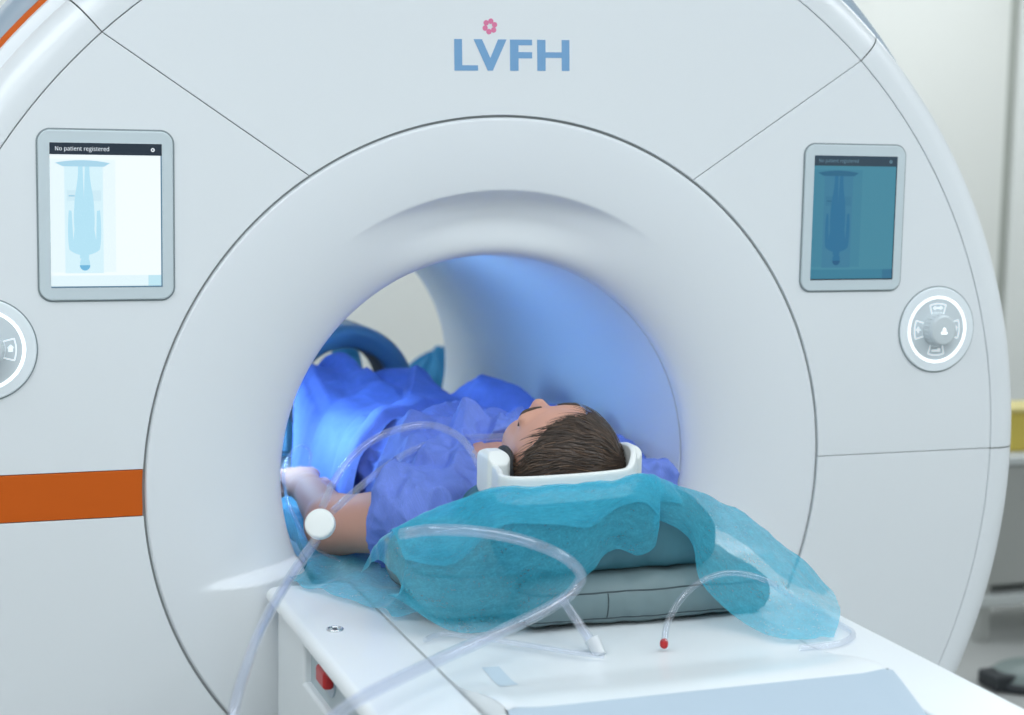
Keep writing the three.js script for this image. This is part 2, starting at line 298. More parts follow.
display(0.633, screenTexture({ bg: '#4a90a8', bar: '#34495a', text: '#6d95a8', pane: '#458aa5', couch: '#4284a4', arm: '#2f6d90', slice: '#3d7fa0', mark: '#2c6a8e', body: '#2f76a0', cap: '#28628c', foot: '#3f86a2', btn: '#38789a', edge: '#1e2f3b' }), 1.25, 'dim teal display with dark figure');
// control dials
function dialTexture() {
  const n = 512, cv = document.createElement('canvas'); cv.width = cv.height = n; const g = cv.getContext('2d'); g.fillStyle = '#000'; g.fillRect(0, 0, n, n);
  g.translate(n / 2, n / 2); g.strokeStyle = '#e8f4fa'; g.fillStyle = '#e8f4fa'; g.lineWidth = 9; g.lineJoin = 'round';
  for (let k = 0; k < 4; k++) { g.save(); g.rotate(k * Math.PI / 2); const a = 0.36; g.beginPath(); g.arc(0, 0, 212, -Math.PI / 2 - a, -Math.PI / 2 + a); g.arc(0, 0, 138, -Math.PI / 2 + a * 1.15, -Math.PI / 2 - a * 1.15, true); g.closePath(); g.stroke(); g.restore(); }
  g.fillRect(-200, -6, 46, 12); g.fillRect(-183, -24, 12, 48);               // plus
  g.fillRect(160, -16, 30, 32); g.beginPath(); g.moveTo(152, -10); g.lineTo(176, -34); g.lineTo(200, -10); g.fill(); // house
  g.fillRect(-26, -184, 52, 14); g.beginPath(); g.moveTo(-48, -177); g.lineTo(-22, -196); g.lineTo(-22, -158); g.fill(); g.beginPath(); g.moveTo(48, -177); g.lineTo(22, -196); g.lineTo(22, -158); g.fill();
  g.fillRect(-42, 168, 66, 12); g.fillRect(12, 156, 26, 26);
  const t = new THREE.CanvasTexture(cv); t.colorSpace = THREE.SRGBColorSpace; return t;
}
const dialTex = dialTexture();
M.collar = phys(lin(0.84, 0.91, 0.95), 0.3);
M.dialFace = new THREE.MeshStandardMaterial({ color: lin(0.64, 0.71, 0.75), roughness: 0.4, emissive: 0xffffff, emissiveMap: dialTex, emissiveIntensity: 0.9 });
M.dialGlow = new THREE.MeshStandardMaterial({ color: 0xffffff, emissive: 0xf6fcff, emissiveIntensity: 1.5 });
M.knob = phys(lin(0.62, 0.69, 0.72), 0.3);
function annulus(r0, r1, depth, z0, cx, cy, bev = 0) { const s = new THREE.Shape(arc(r1, 0, 2 * Math.PI, 72)); s.holes.push(new THREE.Path(arc(r0, 0, 2 * Math.PI, 72))); return new THREE.ExtrudeGeometry(s, { depth: depth - bev, bevelEnabled: bev > 0, bevelThickness: bev, bevelSize: bev, bevelOffset: -bev, bevelSegments: 2 }).translate(cx, cy, z0); }
for (const cx of [-0.8118, 0.8118]) {
  const cy = 0.224, d = part(scanner, 'control_dial', annulus(0.02, 0.0775, 0.004, -0.003, cx, cy), M.gasket, 'round control dial with glowing ring');
  part(d, 'collar', annulus(0.0588, 0.0755, 0.006, -0.002, cx, cy, 0.002), M.collar);
  part(d, 'light_ring', annulus(0.0552, 0.0596, 0.005, -0.001, cx, cy), M.dialGlow);
  part(d, 'button_plate', new THREE.CircleGeometry(0.0556, 64).translate(cx, cy, 0.0028), M.dialFace);
  const kp = [V2(0, 0.026), V2(0.022, 0.026), V2(0.0255, 0.0245), V2(0.027, 0.021), V2(0.0285, 0.004), V2(0.031, 0.0025)];
  const k = part(d, 'knob', new THREE.LatheGeometry(kp, 64).rotateX(Math.PI / 2).translate(cx, cy, 0), M.knob);
  const ridges = []; for (let i = 0; i < 24; i++) { const a = i / 24 * 2 * Math.PI; ridges.push(new THREE.CylinderGeometry(0.0011, 0.0014, 0.014, 6).rotateX(Math.PI / 2).translate(cx + 0.0278 * Math.cos(a), cy + 0.0278 * Math.sin(a), 0.012)); }
  part(k, 'knob_grip', merge(ridges), M.knob);
  part(k, 'knob_symbol', merge([new THREE.CircleGeometry(0.0032, 20).translate(cx, cy + 0.002, 0.0263), new THREE.PlaneGeometry(0.012, 0.004).translate(cx, cy - 0.004, 0.0263)]), M.dialGlow);
}
// lettering and flower emblem
{
  const k = 0.00001, letters = {
    L: [[0, 0], [1, 0], [1, 0.17], [0.33, 0.17], [0.33, 1], [0, 1]],
    V: [[0.42, 0], [0.57, 0], [1, 1], [0.74, 1], [0.5, 0.40], [0.25, 1], [0, 1]],
    F: [[0, 0], [0.38, 0], [0.38, 0.40], [1, 0.40], [1, 0.60], [0.38, 0.60], [0.38, 0.82], [1, 0.82], [1, 1], [0, 1]],
    H: [[0, 0], [0.255, 0], [0.255, 0.42], [0.76, 0.42], [0.76, 0], [1, 0], [1, 1], [0.76, 1], [0.76, 0.60], [0.255, 0.60], [0.255, 1], [0, 1]],
  };
  const q = new THREE.Matrix4().makeRotationZ(1.6 * deg), c = V(0.003, 0.678, 0);
  const turn = (g) => g.translate(-c.x, -c.y, 0).applyMatrix4(q).translate(c.x, c.y, 0);
  let group = null;
  for (const [ch, x0, x1] of [['L', -0.0945, -0.0555], ['V', -0.0622, -0.0072], ['F', -0.0015, 0.0358], ['H', 0.0446, 0.0998]]) {
    const s = new THREE.Shape(letters[ch].map(([x, y]) => V2(lerp(x0, x1, x), lerp(0.6535, 0.7025, y))));
    part(scanner, 'letter', turn(new THREE.ExtrudeGeometry(s, { depth: 0.0006, bevelEnabled: false })), M.blueInk, `blue letter ${ch}`);
  }
  const petals = []; for (let i = 0; i < 6; i++) { const a = i / 6 * 2 * Math.PI + 0.35; petals.push(new THREE.CylinderGeometry(0.0043, 0.0043, 0.0006, 18).rotateX(Math.PI / 2).translate(-0.0362 + 0.0083 * Math.cos(a), 0.7215 + 0.0083 * Math.sin(a), 0.0003)); }
  part(scanner, 'flower_emblem', merge(petals), M.pinkInk, 'pink flower of six dots');
}
// blue light strips along the bore wall
{
  const c = lin(0.36, 0.67, 1), m = new THREE.MeshStandardMaterial({ color: 0xffffff, emissive: c, emissiveIntensity: 2 });
  for (const [ang, power, z0, z1] of [[203, 215, -0.50, -1.25], [160, 165, -0.27, -0.62]]) {
    const a = ang * deg, r = 0.338, px = r * Math.cos(a), y = r * Math.sin(a), L = z0 - z1, dir = V(-px, -y, 0).normalize();
    const geo = new THREE.BoxGeometry(0.022, 0.005, L); const mat = new THREE.Matrix4().makeBasis(V(-dir.y, dir.x, 0), dir, V(0, 0, 1));
    mat.setPosition(px, y, (z0 + z1) / 2); part(scanner, 'bore_light', geo.applyMatrix4(mat), m, 'blue light strip inside the bore');
    const l = new THREE.RectAreaLight(c, power, 0.022, L); l.position.set(px + dir.x * 0.006, y + H + dir.y * 0.006, (z0 + z1) / 2);
    l.lookAt(px + dir.x, y + H + dir.y, (z0 + z1) / 2); scene.add(l);
  }
}

// ------------------------------------------------------------------ patient table
const TY = -0.1535, TW = 0.4, TG = 0.264, TZ1 = 0.95;
const table = thing('patient_table', 'white patient table docked to the scanner bore', 'table', [0, FLOOR, 0.6]);
{
  // side rails: rounded outer edge
  for (const s of [-1, 1]) {
    const pts = [V2(TG + 0.003, -0.02), V2(TG + 0.003, -0.002), V2(TG + 0.005, 0)];
    for (let i = 0; i <= 8; i++) { const t = i / 8 * 90 * deg; pts.push(V2(TW - 0.014 + 0.014 * Math.sin(t), -0.014 + 0.014 * Math.cos(t))); }
    pts.push(V2(TW, -0.016), V2(TW - 0.006, -0.02));
    const shp = new THREE.Shape(pts.map((p) => V2(p.x * s, p.y)));
    part(table, 'side_rail', new THREE.ExtrudeGeometry(shp, { depth: TZ1 + 0.3 - 0.035, bevelEnabled: false }).translate(0, TY, 0.035), M.table);
    // skirt under the rail with a recessed grey plate
    part(table, 'skirt', merge([box(s > 0 ? 0.30 : -0.384, s > 0 ? 0.384 : -0.30, TY - 0.36, TY - 0.02, 0.045, 0.225, 0.006), box(s > 0 ? 0.30 : -0.384, s > 0 ? 0.384 : -0.30, TY - 0.36, TY - 0.095, 0.215, 1.2, 0.006)]), M.table);
    part(table, 'recess_plate', box(s > 0 ? 0.30 : -0.372, s > 0 ? 0.372 : -0.30, TY - 0.10, TY - 0.022, 0.21, 1.2), M.sidePlate, 'grey recessed side plate');
  }
  // red release knob on the side plate
  const zb = 0.352, yb = -0.201; const k = part(table, 'release_knob', merge([new RoundedBoxGeometry(0.016, 0.026, 0.05, 3, 0.006).translate(-0.382, yb, zb)]), M.red, 'red release knob');
  part(table, 'knob_socket', new THREE.CylinderGeometry(0.026, 0.026, 0.004, 32).rotateZ(Math.PI / 2).translate(-0.3725, yb - 0.004, zb), M.tableGrey);
  // lock eye
  part(table, 'lock_ring', new THREE.TorusGeometry(0.0105, 0.0022, 10, 36).rotateX(Math.PI / 2).translate(-0.353, TY + 0.001, 0.292), M.chrome, 'small chrome lock ring');
  part(table, 'lock_slot', merge([new THREE.CylinderGeometry(0.0095, 0.0095, 0.002, 30).translate(-0.353, TY, 0.292)]), M.sidePlate);
  part(table, 'lock_slot', box(-0.356, -0.350, TY + 0.0005, TY + 0.0016, 0.287, 0.297), M.dark);
  // middle board with a raised end lip
  const zr = (x) => 0.772 - 0.02 * x; // ridge line
  const top = (x, z) => { const e = Math.abs(x); const w = smooth(TG, TG - 0.05, e); return TY - 0.0035 * w * smooth(-1.2, 0.4, z) + 0.0335 * smooth(zr(x) - 0.215, zr(x) - 0.02, z) * (0.35 + 0.65 * smooth(TG + 0.03, TG - 0.01, e)); };
  part(table, 'top_board', grid(60, 200, (u, v) => {
    const x = lerp(-TG, TG, u); if (v === 0) return V(x, TY - 0.05, -1.62); const q = (v - 0.005) / 0.995;
    const z = lerp(-1.62, zr(x), q); return V(x, top(x, z), z);
  }), M.table);
  part(table, 'end_face', grid(40, 10, (u, v) => { const x = lerp(-TG, TG, u), y0 = top(x, zr(x)), t = v; return V(x * (1 + 0.03 * t), y0 - 0.075 * t, zr(x) + 0.155 * t + 0.003 * smooth(0, 0.1, t)); }), M.tableGrey, 'slanted grey-blue end face');
  part(table, 'end_cap', grid(20, 4, (u, v) => { const x = lerp(-TG, TG, u); return V(x * 1.03, top(x, zr(x)) - 0.075 - 0.05 * v, zr(x) + 0.158); }), M.tableGrey);
  for (const q of [-TG, TG]) part(table, 'board_edge', grid(60, 2, (u, v) => { const z = lerp(-1.62, zr(q) + 0.155, u); const y = z < zr(q) ? top(q, z) : top(q, zr(q)) - 0.075 * (z - zr(q)) / 0.155; return V(q * (z < zr(q) ? 1 : 1 + 0.03 * (z - zr(q)) / 0.155), lerp(y, Math.min(TY - 0.05, y), v), z); }), M.table);
  part(table, 'board_core', box(-TG + 0.002, TG - 0.002, TY - 0.05, TY - 0.012, -1.62, 0.70), M.table);
  part(table, 'base_frame', merge([box(-0.30, 0.30, TY - 0.36, TY - 0.052, 0.07, 1.15), box(-0.24, 0.24, FLOOR + 0.1, TY - 0.34, 0.15, 0.95, 0.03), box(-0.3, 0.3, FLOOR, FLOOR + 0.11, 0.08, 1.1, 0.03)]), M.side);
  part(table, 'label_plate', grid(8, 8, (u, v) => { const p = at(lerp(lerp(482, 499, u), lerp(501, 519, u), v), lerp(lerp(658, 657, u), lerp(680, 678, u), v), 'y', TY + 0.01); return V(p.x, top(p.x, p.z) + 0.0006, p.z); }), std(lin(0.55, 0.66, 0.74), 0.5), 'pale blue mark on the board');
}

// ------------------------------------------------------------------ cushions under the head
function puffy(c, h, r, wr, sd, tilt = 0) {
  return (x, y, z) => {
    const dx = x - c[0], dz = z - c[2]; const xx = dx / h[0], zz = dz / h[2];
    const hy = h[1] * (1 - 0.20 * (xx * xx * xx * xx + zz * zz * zz * zz));
    const edge = smooth(0.6, 1, Math.max(Math.abs(xx), Math.abs(zz)));
    const w = wr * edge * (N3(x * 22 + sd, y * 9, z * 22) + 0.5 * N3(x * 45, y * 20, z * 45 + sd));
    return rbox(x, y - tilt * dx, z, [c[0], c[1] - h[1] + hy, c[2]], [h[0], hy, h[2]], r) + w;
  };
}
function cushion(name, label, c, h, r, mat, wr, sd, seam) {
  const t = thing(name, label, 'cushion', [c[0], c[1] - h[1], c[2]]);
  const f = puffy(c, h, r, wr, sd);
  part(t, 'cover', nets(f, [c[0] - h[0] - 0.02, c[1] - h[1] - 0.02, c[2] - h[2] - 0.02], [c[0] + h[0] + 0.02, c[1] + h[1] + 0.02, c[2] + h[2] + 0.02], 0.005), mat);
  // a seam cord found on the surface at given heights
  for (const fy of seam) {
    const pts = []; for (let i = 0; i < 120; i++) {
      const a = i / 120 * 2 * Math.PI; const y = c[1] + fy * h[1] + 0.0025 * N3(Math.cos(a) * 3 + sd, Math.sin(a) * 3, 1.5);
      let lo = 0, hi = 1.3; for (let k = 0; k < 22; k++) { const m = (lo + hi) / 2; f(c[0] + m * 1.2 * h[0] * Math.cos(a), y, c[2] + m * 1.2 * h[2] * Math.sin(a)) < 0 ? lo = m : hi = m; }
      pts.push(V(c[0] + lo * 1.2 * h[0] * Math.cos(a), y, c[2] + lo * 1.2 * h[2] * Math.sin(a)));
    }
    part(t, 'seam', tube(pts, 0.0012, 240, 6, true), M.cushionSeam);
  }
  return t;
}
cushion('cushion', 'grey seamed cushion lying flat on the table under the teal pillow', [0.10, -0.113, 0.21], [0.20, 0.0405, 0.175], 0.03, M.cushion, 0.006, 3.1, [0.25, -0.72]);
{ // upright seam on the front of the flat cushion
  const t = scene.children[scene.children.length - 1], f = puffy([0.10, -0.113, 0.21], [0.20, 0.0405, 0.175], 0.03, 0.006, 3.1), pts = [];
  for (let i = 0; i <= 14; i++) { const y = -0.1415 + i / 14 * 0.036; let lo = 0.25, hi = 0.42; for (let k = 0; k < 22; k++) { const m = (lo + hi) / 2; f(0.03, y, m) < 0 ? lo = m : hi = m; } pts.push(V(0.03, y, lo)); }
  part(t, 'seam', tube(pts, 0.0011, 30, 6), M.cushionSeam);
}
cushion('bolster', 'rounded grey bolster wrapped in cyan sheet beside the flat cushion', [-0.130, -0.093, 0.195], [0.100, 0.060, 0.132], 0.05, M.cushion, 0.005, 7.7, [0.2, -0.62]);
cushion('pillow', 'dark teal pillow under the patient head', [0.048, -0.025, 0.235], [0.168, 0.054, 0.140], 0.034, M.cushionTeal, 0.004, 5.2, []);

// ------------------------------------------------------------------ patient
const person = thing('person', 'person lying on their back on the table in a short-sleeved blue gown', 'person', [0, TY, -0.5]);
const HC = V(0.020, 0.040, 0.195);                    // middle of the head
const pitch = 19 * deg, yawH = -5 * deg;
const hz = V(0.0, Math.sin(pitch), Math.cos(pitch)), hy = V(0, Math.cos(pitch), -Math.sin(pitch)), hx = V(1, 0, 0);
{ const q = new THREE.Quaternion().setFromAxisAngle(hz, -yawH); hy.applyQuaternion(q); hx.applyQuaternion(q); }
const toHead = (x, y, z) => { const dx = x - HC.x, dy = y - HC.y, dz = z - HC.z; return [dx * hx.x + dy * hx.y + dz * hx.z, dx * hy.x + dy * hy.y + dz * hy.z, dx * hz.x + dy * hz.y + dz * hz.z]; };
const fromHead = (a, b, c) => HC.clone().addScaledVector(hx, a).addScaledVector(hy, b).addScaledVector(hz, c);
const cranium = (a, b, c) => smin(ell(a, b, c, [0, -0.008, 0.022], [0.078, 0.097, 0.094]), ell(a, b, c, [0, 0.03, -0.02], [0.066, 0.066, 0.085]), 0.03);
function headSdf(x, y, z) {
  const [a, b, c] = toHead(x, y, z), m = Math.abs(a);
  let d = cranium(a, b, c);
  d = smin(d, ell(a, b, c, [0, 0.045, -0.075], [0.052, 0.05, 0.05]), 0.03);              // jaw
  d = smin(d, ell(a, b, c, [0, 0.078, -0.108], [0.022, 0.018, 0.016]), 0.02);            // chin
  d = smin(d, ell(m, b, c, [0.036, 0.062, -0.035], [0.026, 0.026, 0.03]), 0.02);         // cheek
  d = smin(d, ell(m, b, c, [0.028, 0.086, 0.018], [0.028, 0.010, 0.010]), 0.016);        // brow
  d = -smin(-d, ell(m, b, c, [0.031, 0.096, -0.004], [0.017, 0.014, 0.012]), 0.012);     // eye socket
  d = smin(d, ell(m, b, c, [0.031, 0.078, -0.004], [0.014, 0.013, 0.011]), 0.005);       // closed lid
  d = smin(d, cone(a, b, c, [0, 0.088, 0.006], [0, 0.108, -0.030], 0.0085, 0.0125), 0.012); // nose
  d = smin(d, ell(m, b, c, [0.012, 0.098, -0.034], [0.009, 0.010, 0.009]), 0.008);
  d = smin(d, ell(a, b, c, [0, 0.091, -0.060], [0.024, 0.009, 0.006]), 0.006);           // lips
  d = smin(d, ell(a, b, c, [0, 0.089, -0.071], [0.021, 0.009, 0.007]), 0.006);
  d = smin(d, Math.max(ell(m, b, c, [0.079, -0.004, -0.012], [0.012, 0.020, 0.032]), -ell(m, b, c, [0.092, 0.0, -0.010], [0.010, 0.011, 0.019])), 0.008); // ears
  return d;
}
const ARM = { L: [[-0.165, -0.055, 0.055], [-0.250, -0.098, -0.130], [-0.246, -0.082, -0.345]], R: [[0.185, -0.055, 0.035], [0.275, -0.075, -0.25], [0.22, 0.005, -0.52]] };
function bodySdf(x, y, z) {
  let d = ell(x, y, z, [0.008, -0.052, -0.10], [0.165, 0.098, 0.19]);
  d = smin(d, ell(x, y, z, [0.005, -0.062, -0.34], [0.150, 0.092, 0.20]), 0.08);
  d = smin(d, ell(x, y, z, [0, -0.07, -0.54], [0.168, 0.083, 0.13]), 0.08);
  d = smin(d, cone(x, y, z, [-0.13, -0.05, 0.045], [0.15, -0.05, 0.04], 0.058, 0.058), 0.06);
  d = smin(d, cone(x, y, z, [0.008, -0.02, 0.05], [0.012, 0.018, 0.15], 0.058, 0.054), 0.035);
  for (const k of ['L', 'R']) {
    const [s, e, w] = ARM[k];
    d = smin(d, cone(x, y, z, s, e, 0.055, 0.046), 0.035);
    d = smin(d, cone(x, y, z, e, w, 0.045, 0.029), 0.03);
  }
  for (const s of [-1, 1]) {
    d = smin(d, cone(x, y, z, [s * 0.09, -0.07, -0.58], [s * 0.085, -0.02, -0.92], 0.078, 0.055), 0.05);
    d = smin(d, cone(x, y, z, [s * 0.085, -0.02, -0.92], [s * 0.075, -0.095, -1.30], 0.054, 0.036), 0.03);
    d = smin(d, cone(x, y, z, [s * 0.075, -0.105, -1.32], [s * 0.085, 0.02, -1.40], 0.04, 0.028), 0.03);
  }
  return d;
}
// hands: palm and five fingers, in a frame at the wrist
function handSdf(k) {
  const w = ARM[k][2], e = ARM[k][1], s = k === 'L' ? 1 : -1;
  const f = V(w[0] - e[0], w[1] - e[1], w[2] - e[2]).normalize(), up = V(0, 1, 0).addScaledVector(f, -f.y).normalize(), side = V(0, 0, 0).crossVectors(f, up); // side points to world +x for the arm that lies along -z
  const P = (a, b, c) => [w[0] + side.x * a + up.x * b + f.x * c, w[1] + side.y * a + up.y * b + f.y * c, w[2] + side.z * a + up.z * b + f.z * c];
  const bones = [];
  bones.push([P(-0.016, 0, 0.02), P(-0.022, 0.004, 0.085), 0.019, 0.015], [P(0.010, 0, 0.02), P(0.018, 0.004, 0.085), 0.019, 0.015], [P(0, 0.002, 0.0), P(0, 0.006, 0.08), 0.024, 0.016]);
  const L = [0.036, 0.042, 0.039, 0.031];
  for (let i = 0; i < 4; i++) {
    const a = s * (0.028 - i * 0.0185), l = L[i];
    const p0 = P(a, 0.006, 0.085), p1 = P(a * 1.04, 0.002, 0.085 + l), p2 = P(a * 1.02, -0.022, 0.085 + l * 1.35), p3 = P(a, -0.038, 0.085 + l * 0.95);
    bones.push([p0, p1, 0.0098, 0.0088], [p1, p2, 0.0088, 0.0082], [p2, p3, 0.0082, 0.0074]);
  }
  const t0 = P(s * 0.018, -0.004, 0.022), t1 = P(s * 0.042, -0.006, 0.05), t2 = P(s * 0.046, -0.010, 0.084), t3 = P(s * 0.036, -0.016, 0.108);
  const thumb = [[t0, t1, 0.015, 0.012], [t1, t2, 0.0115, 0.010], [t2, t3, 0.010, 0.008]];
  return (x, y, z) => { let d = 1e9; for (const b of bones.slice(0, 3)) d = smin(d, cone(x, y, z, b[0], b[1], b[2], b[3]), 0.012); let q = 1e9; for (const b of [...bones.slice(3), ...thumb]) q = Math.min(q, cone(x, y, z, b[0], b[1], b[2], b[3])); return smin(d, q, 0.006); };
}
const handL = handSdf('L'), handR = handSdf('R');
const neckCut = 0.10;
const figureSdf = (x, y, z) => smin(bodySdf(x, y, z), headSdf(x, y, z), 0.025);
{
  const wl = ARM.L[2], wr = ARM.R[2];
  const bodyGeo = nets((x, y, z) => Math.max(figureSdf(x, y, z), z - neckCut - 0.006), [-0.40, -0.17, -1.46], [0.40, 0.14, 0.125], 0.011);
  const headGeo = nets((x, y, z) => Math.max(figureSdf(x, y, z), neckCut - z), [-0.13, -0.13, 0.09], [0.15, 0.20, 0.37], 0.0035);
  const hl = nets((x, y, z) => smin(handL(x, y, z), bodySdf(x, y, z) + 0.002, 0.015), [wl[0] - 0.08, wl[1] - 0.09, wl[2] - 0.17], [wl[0] + 0.09, wl[1] + 0.09, wl[2] + 0.03], 0.0035);
  const hr = nets((x, y, z) => smin(handR(x, y, z), Math.max(bodySdf(x, y, z) + 0.002, cone(x, y, z, ARM.R[1], wr, 0.05, 0.05)), 0.015), [wr[0] - 0.13, wr[1] - 0.09, wr[2] - 0.17], [wr[0] + 0.09, wr[1] + 0.13, wr[2] + 0.03], 0.0035);
  part(person, 'body', merge([bodyGeo, headGeo, hl, hr]), M.skin);
}
// hair: a cap with strands
{
  const hairline = (a, b, c) => b - 0.040 - 0.75 * Math.max(0, c - 0.062) + 1.2 * Math.max(0, 0.045 - c) + 4 * Math.min(a, 0) ** 2 - 0.55 * Math.max(a - 0.005, 0) - 0.010 * N3(a * 60, c * 60, 2.2) ;
  const cap = (x, y, z) => {
    const [a, b, c] = toHead(x, y, z); const flow = N3(a * 70 + c * 12, b * 26, c * 14) * 0.002;
    let d = cranium(a, b, c) - 0.009 - 0.006 * smooth(0.0, 0.09, c) - flow;
    d = Math.max(d, hairline(a, b, c)); d = Math.max(d, -(c + 0.055) - 0.25 * (b + 0.04)); d = Math.max(d, -(cranium(a, b, c) + 0.006));
    d = Math.max(d, -ell(Math.abs(a), b, c, [0.085, -0.002, -0.014], [0.03, 0.024, 0.034]));
    return d;
  };
  const hairMesh = part(person, 'hair', nets(cap, [-0.11, -0.09, 0.07], [0.15, 0.19, 0.345], 0.0032), M.hair, 'short brown hair');
  // strands: thin tapered blades lying along the combed flow, swept from a whorl on the far side of the crown
  const pos = [], nor = [], col = [];
  for (let k = 0; k < 6500; k++) {
    const t = rnd() * 2 * Math.PI, u = rnd() * 2 - 1, q = Math.sqrt(1 - u * u);
    let p = V(q * Math.cos(t), q * Math.sin(t), u); if (p.z < -0.5) continue;
    let s = 0.06; for (let i = 0; i < 14; i++) s -= cranium(p.x * s, p.y * s, p.z * s + 0.01) * 0.8;
    p = V(p.x * s, p.y * s, p.z * s + 0.01);
    if (hairline(p.x, p.y, p.z) > -0.002 || p.z + 0.055 + 0.25 * (p.y + 0.04) < 0) continue;
    const n = p.clone().setZ(p.z - 0.02).normalize();
    const flow = V(p.x - 0.06, (p.y + 0.01) * 0.8, (p.z - 0.10)).normalize().add(V(-0.35, 0.1, 0));
    flow.x += 0.6 * N3(p.x * 40, p.y * 40, p.z * 40); flow.y += 0.9 * N3(p.y * 40, p.z * 40, p.x * 40 + 7); flow.x += (rnd() - 0.5) * 0.25; flow.y += (rnd() - 0.5) * 0.25;
    const dir = flow.addScaledVector(n, -flow.dot(n)).normalize();
    const len = 0.022 + rnd() * 0.026, lift = 0.0005 + rnd() * 0.0022, wdt = 0.0005 + rnd() * 0.0007, tone = 0.4 + rnd() * rnd() * 2.6; const sd = V(0, 0, 0).crossVectors(dir, n);
    const P = []; for (let i = 0; i <= 5; i++) { const f = i / 5; const c = p.clone().addScaledVector(n, 0.010 + lift * Math.sin(f * 3)).addScaledVector(dir, len * f); const g = V(cranium(c.x + 1e-3, c.y, c.z) - cranium(c.x - 1e-3, c.y, c.z), cranium(c.x, c.y + 1e-3, c.z) - cranium(c.x, c.y - 1e-3, c.z), cranium(c.x, c.y, c.z + 1e-3) - cranium(c.x, c.y, c.z - 1e-3)).normalize(); const h = 0.010 + 0.006 * smooth(0.0, 0.09, c.z) * (1 - 0.4 * f) + lift * Math.sin(f * 3); c.addScaledVector(g, h - cranium(c.x, c.y, c.z)); P.push(c); }
    for (let i = 0; i < 5; i++) {
      const w0 = wdt * (1 - i / 5.3), w1 = wdt * (1 - (i + 1) / 5.3);
      const A = P[i].clone().addScaledVector(sd, w0), B = P[i].clone().addScaledVector(sd, -w0), C = P[i + 1].clone().addScaledVector(sd, -w1), D = P[i + 1].clone().addScaledVector(sd, w1);
      for (const [v, e] of [[A, 0.5], [C, -0.5], [B, -0.5], [A, 0.5], [D, 0.5], [C, -0.5]]) { const wv = fromHead(v.x, v.y, v.z); pos.push(wv.x, wv.y, wv.z); const nn = n.clone().addScaledVector(sd, e).normalize(); const wn = V(0, 0, 0).addScaledVector(hx, nn.x).addScaledVector(hy, nn.y).addScaledVector(hz, nn.z); nor.push(wn.x, wn.y, wn.z); col.push(tone, tone, tone); }
    }
  }
  const sg = new THREE.BufferGeometry(); sg.setAttribute('position', new THREE.Float32BufferAttribute(pos, 3)); sg.setAttribute('normal', new THREE.Float32BufferAttribute(nor, 3)); sg.setAttribute('color', new THREE.Float32BufferAttribute(col, 3));
  M.strand = M.hair.clone(); M.strand.vertexColors = true;
  part(hairMesh, 'hair_strands', sg, M.strand).userData.kind = 'stuff';
  for (const s of [-1, 1]) { const pts = [[0.014, 0.099, 0.012], [0.030, 0.097, 0.019], [0.046, 0.086, 0.016], [0.054, 0.076, 0.010]].map(([a, b, c]) => { let q = b; for (let i = 0; i < 12; i++) { const w = fromHead(s * a, q, c); q -= headSdf(w.x, w.y, w.z) * 0.8; } return fromHead(s * a, q + 0.0005, c); }); part(person, 'eyebrow', tube(pts, 0.0028, 24, 8), M.hair); }
}
